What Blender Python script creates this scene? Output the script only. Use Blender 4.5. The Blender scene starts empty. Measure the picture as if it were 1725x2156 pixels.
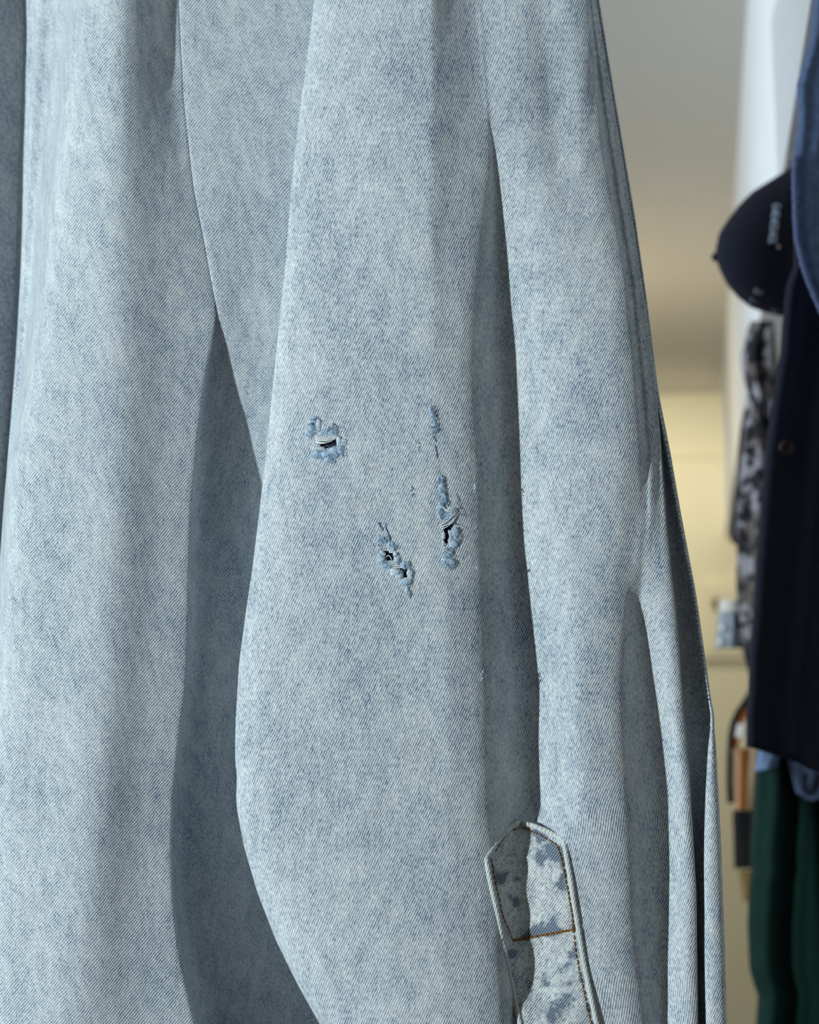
import bpy, bmesh, math, random
import numpy as np
from mathutils import Vector, Matrix

S = bpy.context.scene
COL = S.collection
random.seed(7); RNG = np.random.default_rng(11)

# ------------------------------------------------------------------ camera
F = 3100.0                        # focal length in pixels of the 1725 x 2156 frame
YAW, PITCH = math.radians(11.25), math.radians(6.0)
EYE = Vector((0, 0, 1.5))
cam = bpy.data.cameras.new('camera'); camo = bpy.data.objects.new('camera', cam); COL.objects.link(camo)
camo.matrix_world = Matrix.Translation(EYE) @ Matrix.Rotation(YAW, 4, 'Z') @ Matrix.Rotation(math.pi / 2 + PITCH, 4, 'X')
CM = camo.matrix_world.copy()
cam.sensor_fit = 'VERTICAL'; cam.sensor_height = 17.3; cam.lens = 17.3 * F / 2156
cam.clip_start = 0.02; cam.clip_end = 60
cam.dof.use_dof = True; cam.dof.focus_distance = 0.610; cam.dof.aperture_fstop = 4.4
S.camera = camo

def W(px, py, D):                 # where the ray through a picture point stands D metres in front of the lens
    return CM @ Vector(((px - 862.5) / F * D, (1078 - py) / F * D, -D))

# ------------------------------------------------------------------ light
wd = bpy.data.worlds.new('world'); S.world = wd; wd.use_nodes = True
wb = wd.node_tree.nodes['Background']; wb.inputs[0].default_value = (1.0, 0.93, 0.86, 1); wb.inputs[1].default_value = 0.07
S.view_settings.view_transform = 'Standard'; S.view_settings.look = 'None'
S.view_settings.gamma = 1; S.view_settings.exposure = 0.0

def lamp(kind, name, loc, target, energy, color, **kw):
    L = bpy.data.lights.new(name, kind); L.energy = energy; L.color = color
    for k, v in kw.items(): setattr(L, k, v)
    o = bpy.data.objects.new(name, L); COL.objects.link(o); o.location = loc
    d = (Vector(target) - Vector(loc)).normalized(); o.rotation_euler = d.to_track_quat('-Z', 'Y').to_euler()
    return o
KEY_T = CM @ Vector((0.02, -0.02, -0.64))
KEY_P = CM @ Vector((0.02 - 0.814 * 1.9, 0.10, -0.64 + 0.581 * 1.9))
lamp('SPOT', 'daylight_key', KEY_P, KEY_T, 150, (0.83, 0.955, 1.0), shadow_soft_size=0.016, spot_size=math.radians(48), spot_blend=0.6)
lamp('AREA', 'shop_lamp', CM @ Vector((1.15, 0.35, 0.1)), KEY_T, 9.0, (1.0, 0.85, 0.70), shape='RECTANGLE', size=0.6, size_y=0.6)
lamp('AREA', 'shop_window', (-1.6, 1.2, 1.9), (0.1, 2.3, 2.2), 17, (0.74, 0.87, 1.0), shape='RECTANGLE', size=1.0, size_y=1.0)
lamp('SPOT', 'wall_lamp', (-0.35, 4.15, 2.3), (-0.1, 4.9, 1.75), 17, (1.0, 0.93, 0.79), shadow_soft_size=0.05, spot_size=math.radians(110), spot_blend=1.0)
lamp('AREA', 'side_fill', (-1.2, 2.3, 1.75), (0.15, 1.0, 1.6), 3.5, (0.66, 0.80, 1.0), shape='RECTANGLE', size=0.7, size_y=0.9)  # added cool fill from behind left, lifts the hanging garments
lamp('POINT', 'ceiling_fill', (-0.5, 3.3, 1.8), (0, 0, 0), 9.5, (1.0, 0.88, 0.62), shadow_soft_size=0.15)  # added warm fill brightening the middle of the ceiling, no fixture there

# ------------------------------------------------------------------ materials
def srgb(r, g, b):
    f = lambda c: (c / 255 / 12.92) if c / 255 <= 0.04045 else ((c / 255 + 0.055) / 1.055) ** 2.4
    return (f(r), f(g), f(b), 1)
class NT:
    def __init__(s, name, rough=0.9):
        s.m = bpy.data.materials.new(name); s.m.use_nodes = True; s.t = s.m.node_tree; s.n = s.t.nodes
        s.b = s.n['Principled BSDF']; s.b.inputs['Roughness'].default_value = rough; s.b.inputs['Specular IOR Level'].default_value = 0.25
    def link(s, a, b): s.t.links.new(a, b)
    def val(s, inp, v):
        if isinstance(v, bpy.types.NodeSocket): s.link(v, inp)
        else: inp.default_value = v
    def ma(s, op, a, b=0.0, c=0.0, clamp=False):
        n = s.n.new('ShaderNodeMath'); n.operation = op; n.use_clamp = clamp
        s.val(n.inputs[0], a); s.val(n.inputs[1], b); s.val(n.inputs[2], c); return n.outputs[0]
    def mix(s, f, a, b):
        n = s.n.new('ShaderNodeMix'); n.data_type = 'RGBA'
        s.val(n.inputs[0], f); s.val(n.inputs[6], a); s.val(n.inputs[7], b); return n.outputs[2]
    def vec(s, x, y, z=0.0):
        n = s.n.new('ShaderNodeCombineXYZ'); s.val(n.inputs[0], x); s.val(n.inputs[1], y); s.val(n.inputs[2], z); return n.outputs[0]
    def noise(s, v, scale, detail=2.0, rough=0.5):
        n = s.n.new('ShaderNodeTexNoise'); n.inputs['Scale'].default_value = scale
        n.inputs['Detail'].default_value = detail; n.inputs['Roughness'].default_value = rough
        if v is not None: s.link(v, n.inputs['Vector'])
        return n.outputs[0]
    def ramp(s, f, a, b): return s.ma('DIVIDE', s.ma('SUBTRACT', f, a), b - a, clamp=True)
    def color(s, c): s.val(s.b.inputs['Base Color'], c)
    def bump(s, h, dist, strength=1.0):
        n = s.n.new('ShaderNodeBump'); n.inputs['Distance'].default_value = dist; n.inputs['Strength'].default_value = strength
        s.link(h, n.inputs['Height']); s.link(n.outputs[0], s.b.inputs['Normal'])

def denim(name, pale, blue, patch=0.0, speck=1.0, gain=1.0):
    """twill weave in cloth coordinates: one UV unit is 0.2 mm of cloth"""
    t = NT(name, 0.95)
    t.b.inputs['Sheen Weight'].default_value = 0.15
    uv = t.n.new('ShaderNodeUVMap'); uv.uv_map = 'cloth'
    sp = t.n.new('ShaderNodeSeparateXYZ'); t.link(uv.outputs[0], sp.inputs[0]); u, v = sp.outputs[0], sp.outputs[1]
    wob = t.noise(t.vec(u, v), 0.02, 2)
    a = t.ma('ADD', t.ma('SUBTRACT', t.ma('DIVIDE', u, 5.3), t.ma('DIVIDE', v, 11.6)), t.ma('MULTIPLY', wob, 0.9))
    ia = t.ma('FLOOR', a); fa = t.ma('FRACT', a)
    b = t.ma('ADD', t.ma('DIVIDE', v, 5.0), t.ma('ADD', t.ma('MULTIPLY', ia, 0.43), t.ma('MULTIPLY', fa, 0.75)))
    ib = t.ma('FLOOR', b); fb = t.ma('FRACT', b)
    wn = t.n.new('ShaderNodeTexWhiteNoise'); wn.noise_dimensions = '2D'; t.link(t.vec(ia, ib), wn.inputs['Vector']); rnd = wn.outputs[0]
    wa = t.ma('SUBTRACT', 0.5, t.ma('MULTIPLY', t.ma('COSINE', t.ma('MULTIPLY', fa, 6.28318)), 0.5))
    wbm = t.ma('SUBTRACT', 0.5, t.ma('MULTIPLY', t.ma('COSINE', t.ma('MULTIPLY', fb, 6.28318)), 0.5))
    g = t.ma('MULTIPLY', t.ma('POWER', wa, 0.7), t.ma('ADD', 0.58, t.ma('MULTIPLY', wbm, 0.42)))
    n1 = t.noise(t.vec(t.ma('MULTIPLY', u, 1.0), t.ma('MULTIPLY', v, 0.45)), 0.036, 3, 0.65)     # mottled wash
    n2 = t.noise(t.vec(u, t.ma('MULTIPLY', v, 0.6)), 0.0055, 2, 0.5)                             # large wash clouds
    n3 = t.noise(t.vec(u, t.ma('MULTIPLY', v, 0.7)), 0.16, 1, 0.5)                               # slubs
    m = t.ma('ADD', t.ma('MULTIPLY', t.ma('SUBTRACT', n1, 0.5), 2.0 * speck),
             t.ma('ADD', t.ma('MULTIPLY', t.ma('SUBTRACT', n2, 0.5), 1.2), t.ma('MULTIPLY', t.ma('SUBTRACT', n3, 0.5), 2.4 * speck)))
    gap = t.ma('MULTIPLY', t.ma('SUBTRACT', 1.0, g), t.ma('ADD', 0.62 * gain, t.ma('MULTIPLY', m, 0.55)), clamp=True)
    grain = t.ma('MULTIPLY', t.ma('SUBTRACT', rnd, t.ma('SUBTRACT', 0.80, t.ma('MULTIPLY', m, 0.55))), 1.5, clamp=True)
    f = t.ma('MAXIMUM', t.ma('MULTIPLY', gap, 1.15), t.ma('MULTIPLY', grain, 0.8 * speck))
    if patch > 0:                  # strong acid-wash patches of raw indigo, denser along the seams
        at = t.n.new('ShaderNodeAttribute'); at.attribute_name = 'seam'; seam = at.outputs['Fac']
        p = t.noise(t.vec(t.ma('ADD', u, 40.0), t.ma('MULTIPLY', v, 0.8)), 0.022, 3, 0.55)
        pr = t.ramp(t.ma('ADD', t.ma('ADD', p, t.ma('MULTIPLY', seam, 0.21)), t.ma('MULTIPLY', t.ma('SUBTRACT', n3, 0.5), 0.12)), 0.53, 0.68)
        f = t.ma('MAXIMUM', f, t.ma('MULTIPLY', pr, t.ma('SUBTRACT', 1.0, t.ma('MULTIPLY', g, 0.45))), clamp=True)
    f = t.ma('MINIMUM', f, 1.0)
    warm = t.ramp(t.noise(t.vec(u, v), 0.011, 1), 0.60, 0.74)
    c = t.mix(t.ma('MULTIPLY', warm, 0.16), pale, srgb(226, 216, 190))
    t.color(t.mix(f, c, blue))
    t.bump(g, 0.00022, 0.8)
    return t.m
M = {}
M['denim'] = denim('washed_denim', srgb(238, 243, 242), srgb(68, 102, 138))
M['denim_tab'] = denim('acid_washed_denim', srgb(238, 242, 238), srgb(14, 60, 98), patch=1.0)
M['denim_edge'] = denim('bound_denim_edge', srgb(226, 230, 226), srgb(120, 140, 155), speck=0.5, gain=0.5)
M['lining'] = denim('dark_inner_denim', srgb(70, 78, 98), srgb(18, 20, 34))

def plain(name, c, rough=0.9, nscale=0, namt=0.15, spec=0.25, metal=0, bump=0):
    t = NT(name, rough); t.b.inputs['Specular IOR Level'].default_value = spec; t.b.inputs['Metallic'].default_value = metal
    if nscale:
        tc = t.n.new('ShaderNodeTexCoord'); n = t.noise(tc.outputs['Object'], nscale, 3, 0.6)
        d = tuple(x * (1 - namt) for x in c[:3]) + (1,); e = tuple(min(1, x * (1 + namt)) for x in c[:3]) + (1,)
        t.color(t.mix(n, d, e))
        if bump: t.bump(n, bump)
    else: t.color(c)
    return t.m
M['thread_white'] = plain('cotton_white', srgb(236, 240, 240), 0.9, 900, 0.08)
M['thread_blue'] = plain('cotton_indigo', srgb(70, 112, 158), 0.9, 900, 0.25)
M['fluff'] = plain('cotton_fluff', srgb(178, 202, 228), 0.95, 2600, 0.4)
M['fluff_pale'] = plain('cotton_fluff_pale', srgb(208, 222, 230), 0.95, 1400, 0.15)
M['stitch'] = plain('golden_thread', srgb(126, 84, 30), 0.6, 1500, 0.3)
M['ceiling'] = plain('ceiling_paint', srgb(214, 210, 200), 0.95, 3, 0.03)
M['wall'] = plain('cream_wall', srgb(236, 228, 196), 0.95, 4, 0.03)
M['wall_white'] = plain('white_paint', srgb(238, 240, 240), 0.9, 4, 0.02)
M['floor'] = plain('wood_floor', srgb(120, 100, 80), 0.6, 6, 0.2)

# ------------------------------------------------------------------ helpers
def link(name, me, mat=None, parent=None, smooth=True):
    o = bpy.data.objects.new(name, me); COL.objects.link(o)
    if mat is not None: me.materials.append(mat)
    if smooth and len(me.polygons): me.polygons.foreach_set('use_smooth', [True] * len(me.polygons))
    if parent is not None: o.parent = parent
    return o
def tag(o, label, cat, group=None, kind=None):
    o['label'] = label; o['category'] = cat
    if group: o['group'] = group
    if kind: o['kind'] = kind
    return o
def thing(name, label, cat):
    o = bpy.data.objects.new(name, None); COL.objects.link(o); o.empty_display_size = 0.02
    return tag(o, label, cat)
def box(bm, lo, hi, mtx=None, bevel=0.0):
    r = bmesh.ops.create_cube(bm, size=1)
    lo, hi = Vector(lo), Vector(hi)
    for v in r['verts']:
        v.co = Vector([(lo[i] + hi[i]) / 2 + v.co[i] * (hi[i] - lo[i]) for i in range(3)])
    if bevel: 
        e = list({e for v in r['verts'] for e in v.link_edges})
        bmesh.ops.bevel(bm, geom=e, offset=bevel, segments=2, affect='EDGES', profile=0.6)
def finish(name, bm, mat, parent=None, smooth=True, mtx=None):
    if mtx is not None: bm.transform(mtx)
    bmesh.ops.recalc_face_normals(bm, faces=bm.faces)
    me = bpy.data.meshes.new(name); bm.to_mesh(me); bm.free()
    return link(name, me, mat, parent, smooth)
def tube(bm, pts, r0, r1=None, seg=6):
    """a round strand through pts, radius r0 tapering to r1"""
    r1 = r0 if r1 is None else r1; n = len(pts); rings = []
    for i, p in enumerate(pts):
        d = (pts[min(i + 1, n - 1)] - pts[max(i - 1, 0)])
        d = d.normalized() if d.length > 1e-9 else Vector((0, 0, 1))
        a = d.orthogonal().normalized() if i == 0 else (pa - d * pa.dot(d)).normalized()
        pa = a; b = d.cross(a); r = r0 + (r1 - r0) * i / max(1, n - 1)
        rings.append([bm.verts.new(p + (a * math.cos(2 * math.pi * k / seg) + b * math.sin(2 * math.pi * k / seg)) * r) for k in range(seg)])
    for i in range(n - 1):
        for k in range(seg):
            bm.faces.new((rings[i][k], rings[i][(k + 1) % seg], rings[i + 1][(k + 1) % seg], rings[i + 1][k]))
    bm.faces.new(rings[0][::-1]); bm.faces.new(rings[-1])
def grid_mesh(name, P, mat, parent=None, closed=False, uv=None, keep=None):
    """P: rows x cols x 3 array of world points"""
    R, C = P.shape[:2]; idx = np.arange(R * C).reshape(R, C)
    if closed: nxt = np.roll(idx, -1, axis=1); a, b, c, d = idx[:-1], nxt[:-1], nxt[1:], idx[1:]
    else: a, b, c, d = idx[:-1, :-1], idx[:-1, 1:], idx[1:, 1:], idx[1:, :-1]
    q = np.stack([a, d, c, b], axis=-1)
    q = q[keep] if keep is not None else q.reshape(-1, 4)
    me = bpy.data.meshes.new(name); nq = len(q)
    me.vertices.add(R * C); me.vertices.foreach_set('co', P.reshape(-1).astype(np.float32))
    me.loops.add(nq * 4); me.loops.foreach_set('vertex_index', q.reshape(-1).astype(np.int32))
    me.polygons.add(nq); me.polygons.foreach_set('loop_start', np.arange(0, nq * 4, 4, dtype=np.int32))
    me.update(calc_edges=True)
    if uv is not None:
        l = me.uv_layers.new(name='cloth'); l.data.foreach_set('uv', uv.reshape(-1, 2)[q.reshape(-1)].reshape(-1).astype(np.float32))
    me.validate()
    return link(name, me, mat, parent)

# ------------------------------------------------------------------ the room
def room_box(name, lo, hi, mat, bevel=0):
    bm = bmesh.new(); box(bm, lo, hi, bevel=bevel); o = finish(name, bm, mat, smooth=False); o['kind'] = 'structure'; return o
CEIL, BACK = 2.4, 4.9
room_box('ceiling', (-3.2, -1.2, CEIL), (1.1, BACK + .1, CEIL + .1), M['ceiling'])
room_box('floor', (-3.2, -1.2, -.1), (1.1, BACK + .1, 0), M['floor'])
room_box('wall_back', (-3.2, BACK, 0), (1.1, BACK + .1, CEIL), M['wall'])
room_box('wall_right', (1.0, -1.2, 0), (1.1, BACK, CEIL), M['wall_white'])
room_box('trim_1', (0.076, -1.2, CEIL - .475), (0.62, BACK, CEIL), M['wall_white'])          # boxed-in beam under the ceiling
room_box('trim_2', (-3.2, BACK - .012, 2.185), (0.9, BACK, 2.20), M['wall'], 0.003)        # picture rail

# ------------------------------------------------------------------ the big washed denim garment
YS = np.arange(-340, 2540, 4.0); NR = len(YS)
def G(a, s):
    if s <= 0: return a
    k = np.arange(-int(3 * s) - 1, int(3 * s) + 2); w = np.exp(-k * k / (2 * s * s)); w /= w.sum()
    return np.convolve(np.pad(a, len(k) // 2, mode='edge'), w, mode='valid')
def K(knots, s=6):
    y, x = zip(*knots)
    lo, hi = knots[0], knots[-1]; k1, k2 = knots[1], knots[-2]
    r = np.interp(YS, y, x)
    return G(r, s)
A = K([(-340, 48), (0, 46), (60, 51), (120, 47), (250, 41), (600, 30), (900, 18), (1150, 4), (1400, -14), (2200, -90)])
Ll = K([(-340, 175), (0, 150), (200, 130), (450, 100), (750, 65), (975, 20), (1250, 0), (1500, -22), (2300, -60)], 10)
B = K([(-340, 368), (0, 375), (200, 385), (400, 407), (500, 427), (600, 446), (660, 456), (700, 451), (800, 433), (950, 415), (1100, 403), (1300, 399), (1450, 393), (1550, 379), (1680, 366), (1780, 362), (1900, 366), (2000, 378), (2080, 395), (2160, 413), (2300, 450), (2540, 500)], 4)
S1 = K([(-340, 368), (0, 375), (200, 385), (400, 407), (500, 427), (600, 446), (670, 457), (750, 471), (880, 496), (1000, 522), (1085, 543), (1200, 570), (1500, 640), (2156, 720), (2540, 760)], 3)
Cx = K([(-340, 700), (0, 661), (130, 645), (250, 628), (400, 612), (560, 600), (750, 580), (950, 560), (1078, 545), (1200, 530), (1300, 515), (1400, 502), (1520, 495), (1600, 494), (1635, 498), (1680, 496), (1710, 499), (1780, 512), (1880, 541), (1980, 580), (2070, 624), (2156, 672), (2300, 750), (2540, 860)], 2.5)
RC = K([(-340, 900), (0, 900), (500, 903), (800, 905), (1000, 913), (1200, 926), (1400, 932), (1700, 925), (2156, 930), (2540, 930)], 12)
T = K([(-340, 990), (0, 990), (250, 1012), (330, 1024), (450, 1010), (600, 996), (800, 988), (1000, 1002), (1200, 1008), (1400, 1016), (1600, 1021), (1720, 1026), (1900, 1040), (2156, 1050), (2540, 1060)], 8)
S2 = K([(-340, 1040), (0, 1034), (280, 1044), (400, 1056), (550, 1071), (750, 1086), (950, 1096), (1150, 1106), (1300, 1122), (1450, 1137), (1560, 1135), (1700, 1140), (1765, 1122), (1850, 1114), (1950, 1120), (2050, 1140), (2110, 1120), (2160, 1095), (2540, 1090)], 3)
T3 = K([(-340, 1200), (0, 1235), (150, 1250), (300, 1264), (450, 1290), (600, 1317), (800, 1336), (950, 1347), (1080, 1340), (1180, 1326), (1240, 1314), (1480, 1308), (1730, 1322), (1980, 1333), (2156, 1356), (2540, 1380)], 8)
O = K([(-340, 1232), (0, 1263), (150, 1287), (300, 1312), (450, 1337), (625, 1362), (825, 1387), (950, 1412), (1078, 1434), (1253, 1467), (1428, 1492), (1553, 1507), (1778, 1518), (1978, 1525), (2156, 1530), (2540, 1540)], 4)
Dn = K([(-340, 1224), (0, 1255), (150, 1280), (300, 1305), (450, 1330), (625, 1356), (800, 1379), (905, 1390), (1000, 1396), (1137, 1407), (1328, 1428), (1478, 1438), (1628, 1452), (1878, 1467), (2156, 1470), (2540, 1472)], 5)
S3 = K([(-340, 1212), (0, 1246), (150, 1266), (300, 1288), (450, 1312), (600, 1337), (800, 1358), (950, 1371), (1100, 1372), (1190, 1359), (1263, 1353), (1358, 1368), (1503, 1393), (1678, 1412), (1828, 1412), (2028, 1407), (2156, 1407), (2540, 1400)], 4)
Q = K([(-340, 1226), (0, 1257), (150, 1281), (300, 1306), (450, 1331), (625, 1356), (825, 1381), (950, 1406), (1078, 1428), (1253, 1461), (1428, 1486), (1505, 1499), (1582, 1490), (1659, 1486), (1746, 1483), (1824, 1482), (2010, 1482), (2156, 1486), (2540, 1490)], 3)
one = np.ones(NR)
TAN = 1.40
dB = K([(-340, 76), (0, 72), (300, 60), (650, 50), (1000, 46), (1500, 46), (2156, 46), (2540, 46)], 12)
gm = K([(-340, 0), (620, 2), (670, 6), (750, 26), (880, 62), (1000, 88), (1085, 108), (1200, 135), (1500, 150), (1800, 175), (2156, 230), (2540, 250)], 3)
wB = K([(-340, 0), (650, 0), (760, 1), (2540, 1)])
dCs = K([(-340, 12), (600, 12), (1000, 20), (1600, 25), (2000, 30), (2540, 30)])
hT = 1.1 * (S2 - T) / TAN * K([(-340, .1), (230, .15), (330, .9), (380, 1), (2540, 1)], 5)
dT = K([(-340, 15), (0, 8), (300, -12), (700, -34), (2540, -36)], 12)
m3 = K([(-340, 1.3), (850, 1.2), (950, .9), (1050, .3), (1150, .12), (1210, .25), (1290, .714), (2540, .714)], 5)          # steepness of the outer flank and valley
h3 = (S3 - T3) * m3
h3 = G(h3, 5)
fN = K([(-340, -15), (860, -15), (950, -13), (1050, -14), (1160, -6), (1350, 22), (1600, 24), (2540, 26)])
wP = K([(-340, 0), (830, 0), (980, 1), (2540, 1)])
wQ = K([(-340, 0), (1490, 0), (1560, 1), (2540, 1)], 3)
R1 = K([(-340, 262), (1000, 250), (1400, 225), (2156, 170), (2540, 150)])
dRC = K([(-340, -49), (780, -49), (880, -48), (1000, -46), (1200, -46.5), (1300, -49), (2540, -48)])
tabd = K([(-340, 0), (1640, 0), (1760, 1), (2540, 1)])
dM = dB + gm
dR = K([(-340, 34), (0, 30), (300, 18), (700, -4), (2540, -6)], 12); d43 = dR + h3 - fN + 5
dPn = d43 + 10 + 60 * wP
x2 = K([(-340, -72), (600, -84), (1150, -108), (2540, -220)])
CP = [
 (x2 - 300, 180 * one), (x2 - 150, 200 * one), (x2 + 20, 290 * one), (x2 + 50, 380 * one),
 (x2 + 90, 500 * one), (A + 20, 480 * one), (A + 12, 440 * one), (A, 400 * one), (A + 10, 384 * one),
 (A + .22 * (Ll - A), 380 * one), (A + .30 * (Ll - A), 350 * one), (A + .62 * (Ll - A), 345 * one), (A + .74 * (Ll - A), 300 * one),
 (Ll - 6, 250 * one), (Ll + 2, 110 * one), (Ll + 26, 36 * one), (0.45 * Ll + 0.55 * R1, 4 * one), (R1, -9 * one),
 (R1 * .5 + B * .5, 23 + .3 * (dB - 50)), (B - 22, dB - 8), (B, dB), (B - 5 * wB, dB + 4 + 22 * wB), (B + 6, dM - 4 * (1 - wB) + 1),
 (B + 0.45 * (Cx - B), dM + 4), (Cx - 12, dM + 9), (Cx + 40, dM + 8), (Cx + 48, dM * .5 + dCs * .5 + 6), (Cx + 14, dCs + 12),
 (Cx, dCs), (Cx + 28, -12 * one), (Cx + 95, -32 * one), (0.5 * (Cx + 95 + RC), -47 * one), (RC, -50 * one), (RC + 14, dRC),
 (0.5 * (RC + T), dT * .5 - 26), (T, dT), (T + .3 * (S2 - T) + 4, dT + .5 * hT), (T + .64 * (S2 - T), dT + 1.04 * hT), (S2, dT + hT),
 (S2 + .33 * (T3 - S2), dT + hT * .45), (T3 - 90, dR - 12), (T3 - 35, dR - 12), (T3, dR), (T3 + .35 * (S3 - T3), dR + .6 * h3),
 (T3 + .68 * (S3 - T3), dR + 1.04 * h3), (S3, dR + h3), (S3 + .6 * (Dn - S3), dR + h3 - fN), (Dn, d43), (Dn - 5 * wP, d43 + 6 + 18 * wP),
 (Dn + 4 * wP, dPn), (Dn + .5 * (Q - Dn), dPn + 15 * wP), (Q + 8 * wQ, dPn + 10 * wP), (Q + 6 * wQ, (dPn + d43 + 12) / 2),
 (Q, d43 + 12 + (dPn - d43) * (1 - wQ)), (Q + .5 * (O - Q), d43 + 2 + (dPn - d43) * (1 - wQ)), (O, d43 + 14 + (dPn - d43) * (1 - wQ)), (O - 6, dPn + 30),
 (O - 60, dPn + 170), (1050 * one, 380 * one), (400 * one, 430 * one), (-470 * one, 330 * one)]
PX = np.stack([c[0] for c in CP], 1); PD = np.stack([c[1] for c in CP], 1)
def spline(P, n):                # centripetal-ish Catmull-Rom in every row, P: rows x knots x 2
    L = np.sqrt(np.sum(np.diff(P, axis=1) ** 2, axis=2)) ** 0.5 + 1e-3
    out = []
    k = P.shape[1]
    for i in range(k - 1):
        p1, p2 = P[:, i], P[:, i + 1]; l1 = L[:, i][:, None]
        p0 = P[:, i - 1] if i > 0 else 2 * p1 - p2; l0 = L[:, i - 1][:, None] if i > 0 else l1
        p3 = P[:, i + 2] if i < k - 2 else 2 * p2 - p1; l2 = L[:, i + 1][:, None] if i < k - 2 else l1
        m1 = (p2 - p0) / (l0 + l1) * l1 if i > 0 else (p2 - p1)
        m2 = (p3 - p1) / (l1 + l2) * l1 if i < k - 2 else (p2 - p1)
        for t in np.arange(n) / n:
            h = (2*t**3 - 3*t**2 + 1, t**3 - 2*t**2 + t, -2*t**3 + 3*t**2, t**3 - t**2)
            out.append(h[0] * p1 + h[1] * m1 + h[2] * p2 + h[3] * m2)
    out.append(P[:, -1]); return np.stack(out, 1)
NS = 14
SP = spline(np.stack([PX, PD], 2), NS)
GX, GD = (np.apply_along_axis(lambda v: np.concatenate([v[:1], G(v, 2.8)[1:-1], v[-1:]]), 1, SP[:, :, k]) for k in (0, 1))
for k_ in (0, 1):                 # the crest of the big fold is round, its shade sets in softly
    a_ = (GX, GD)[k_]; b_ = np.apply_along_axis(lambda v: G(v, 6), 1, a_); i_ = np.arange(a_.shape[1]) / NS
    w_ = np.clip((i_ - 31) / .7, 0, 1) * np.clip((36.1 - i_) / .7, 0, 1); a_ += (b_ - a_) * w_[None, :]; NC = GX.shape[1]
# soft hand-feel: small long wrinkles in the cloth
w0 = RNG.normal(size=(NR, NC))
def blur2(a, sr, sc):
    a = np.apply_along_axis(lambda v: G(v, sr), 0, a); return np.apply_along_axis(lambda v: G(v, sc), 1, a)
wr = blur2(w0, 34, 9); wr /= wr.std(); wr2 = blur2(RNG.normal(size=(NR, NC)), 9, 6); wr2 /= wr2.std()
GD += wr * 1.3 + wr2 * 0.35
for bx_, by_, sx_, sy_, am_ in ((1256, 165, 15, 62, 12), (1338, 650, 11, 50, 7), (1228, 330, 30, 60, -4)):      # shallow dents in the outer fold
    GD += am_ * np.exp(-((GX - bx_) / sx_) ** 2 - ((YS[:, None] - by_) / sy_) ** 2) * (np.arange(NC)[None, :] < 50 * NS)
TILT = 0.16
YY = np.repeat(YS[:, None], NC, 1)
def depth(d, y): return (0.62 + d * 0.0002) / (1 - TILT * (1078 - y) / F)
DD = depth(GD, YY)
MC = np.array(CM)
def toworld(x, y, D):
    c = np.stack([(x - 862.5) / F * D, (1078 - y) / F * D, -D, np.ones_like(D)], -1); return (c @ MC.T)[..., :3]
GP = toworld(GX, YY, DD)
# cloth coordinates
st = np.sqrt(np.diff(GX, axis=1) ** 2 + np.diff(GD, axis=1) ** 2)
arc = np.concatenate([np.zeros((NR, 1)), np.cumsum(st, 1)], 1)
UU = arc.copy()
c_break, c_break2 = 26 * NS, 51 * NS + 4
for lo, hi, anc, off in ((0, c_break, 17 * NS, 0), (c_break, c_break2, 32 * NS, 3000), (c_break2, NC, 54 * NS, 6000)):
    ax = GX[:, anc]
    UU[:, lo:hi] = arc[:, lo:hi] - arc[:, anc:anc + 1] + off + (ax[:, None] * (0.35 if off == 0 else 0.8))
VV = -YY.copy(); VV[:, :c_break] += 1.0 * UU[:, :c_break]; VV[:, :c_break] *= 1.45; UU[:, :c_break] *= 1.45
UV = np.stack([UU, VV], -1)

def front(px, py):                # depth offset of the nearest cloth under a picture point
    r = int(np.clip(round((py - YS[0]) / 4.0), 0, NR - 1)); x = GX[r]; d = GD[r]
    s = np.nonzero((x[:-1] - px) * (x[1:] - px) <= 0)[0]
    if len(s) == 0: return 0.0
    t = (px - x[s]) / np.where(np.abs(x[s + 1] - x[s]) < 1e-6, 1e-6, x[s + 1] - x[s])
    return float(np.min(d[s] + t * (d[s + 1] - d[s])))
def on_cloth(px, py, lift=0.0):
    d = front(px, py) - lift; return W(px, py, float(depth(d, py)))

def inside(px, py, poly):
    c = np.zeros(px.shape, bool); n = len(poly)
    for i in range(n):
        (x1, y1), (x2, y2) = poly[i], poly[(i + 1) % n]
        if y1 == y2: continue
        c ^= ((y1 > py) != (y2 > py)) & (px < (x2 - x1) * (py - y1) / (y2 - y1) + x1)
    return c
HOLES = [[(676, 931), (692, 925), (706, 921), (707, 934), (704, 941), (690, 944), (680, 943)],
         [(813, 1161), (822, 1163), (832, 1174), (834, 1180), (826, 1182), (813, 1179)],
         [(841, 1196), (853, 1196), (856, 1205), (853, 1216), (847, 1218), (846, 1210)],
         [(934, 1112), (945, 1103), (955, 1104), (953, 1113), (944, 1118), (946, 1130), (942, 1146), (935, 1140), (937, 1126)]]
cx = (GX[:-1, :-1] + GX[1:, 1:]) / 2; cy = (YY[:-1, :-1] + YY[1:, 1:]) / 2; colid = np.arange(NC - 1)[None, :]
keep = np.ones(cx.shape, bool)
for h in HOLES: keep &= ~(inside(cx, cy, h) & (colid > 28 * NS) & (colid < 36 * NS))
GAR = thing('denim_jacket', 'pale washed blue denim jacket hanging in deep folds, with rips and a stitched tab', 'jacket')
GAR.location = W(862, 2400, 0.64)
bpy.context.view_layer.update()
INV = GAR.matrix_world.inverted()
def adopt(o):
    o.parent = GAR; o.matrix_parent_inverse = INV; return o
shell = adopt(grid_mesh('body', GP, M['denim'], uv=UV, keep=keep))
so = shell.modifiers.new('thickness', 'SOLIDIFY'); so.thickness = 0.0005; so.offset = -1
shell.data.update()
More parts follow.
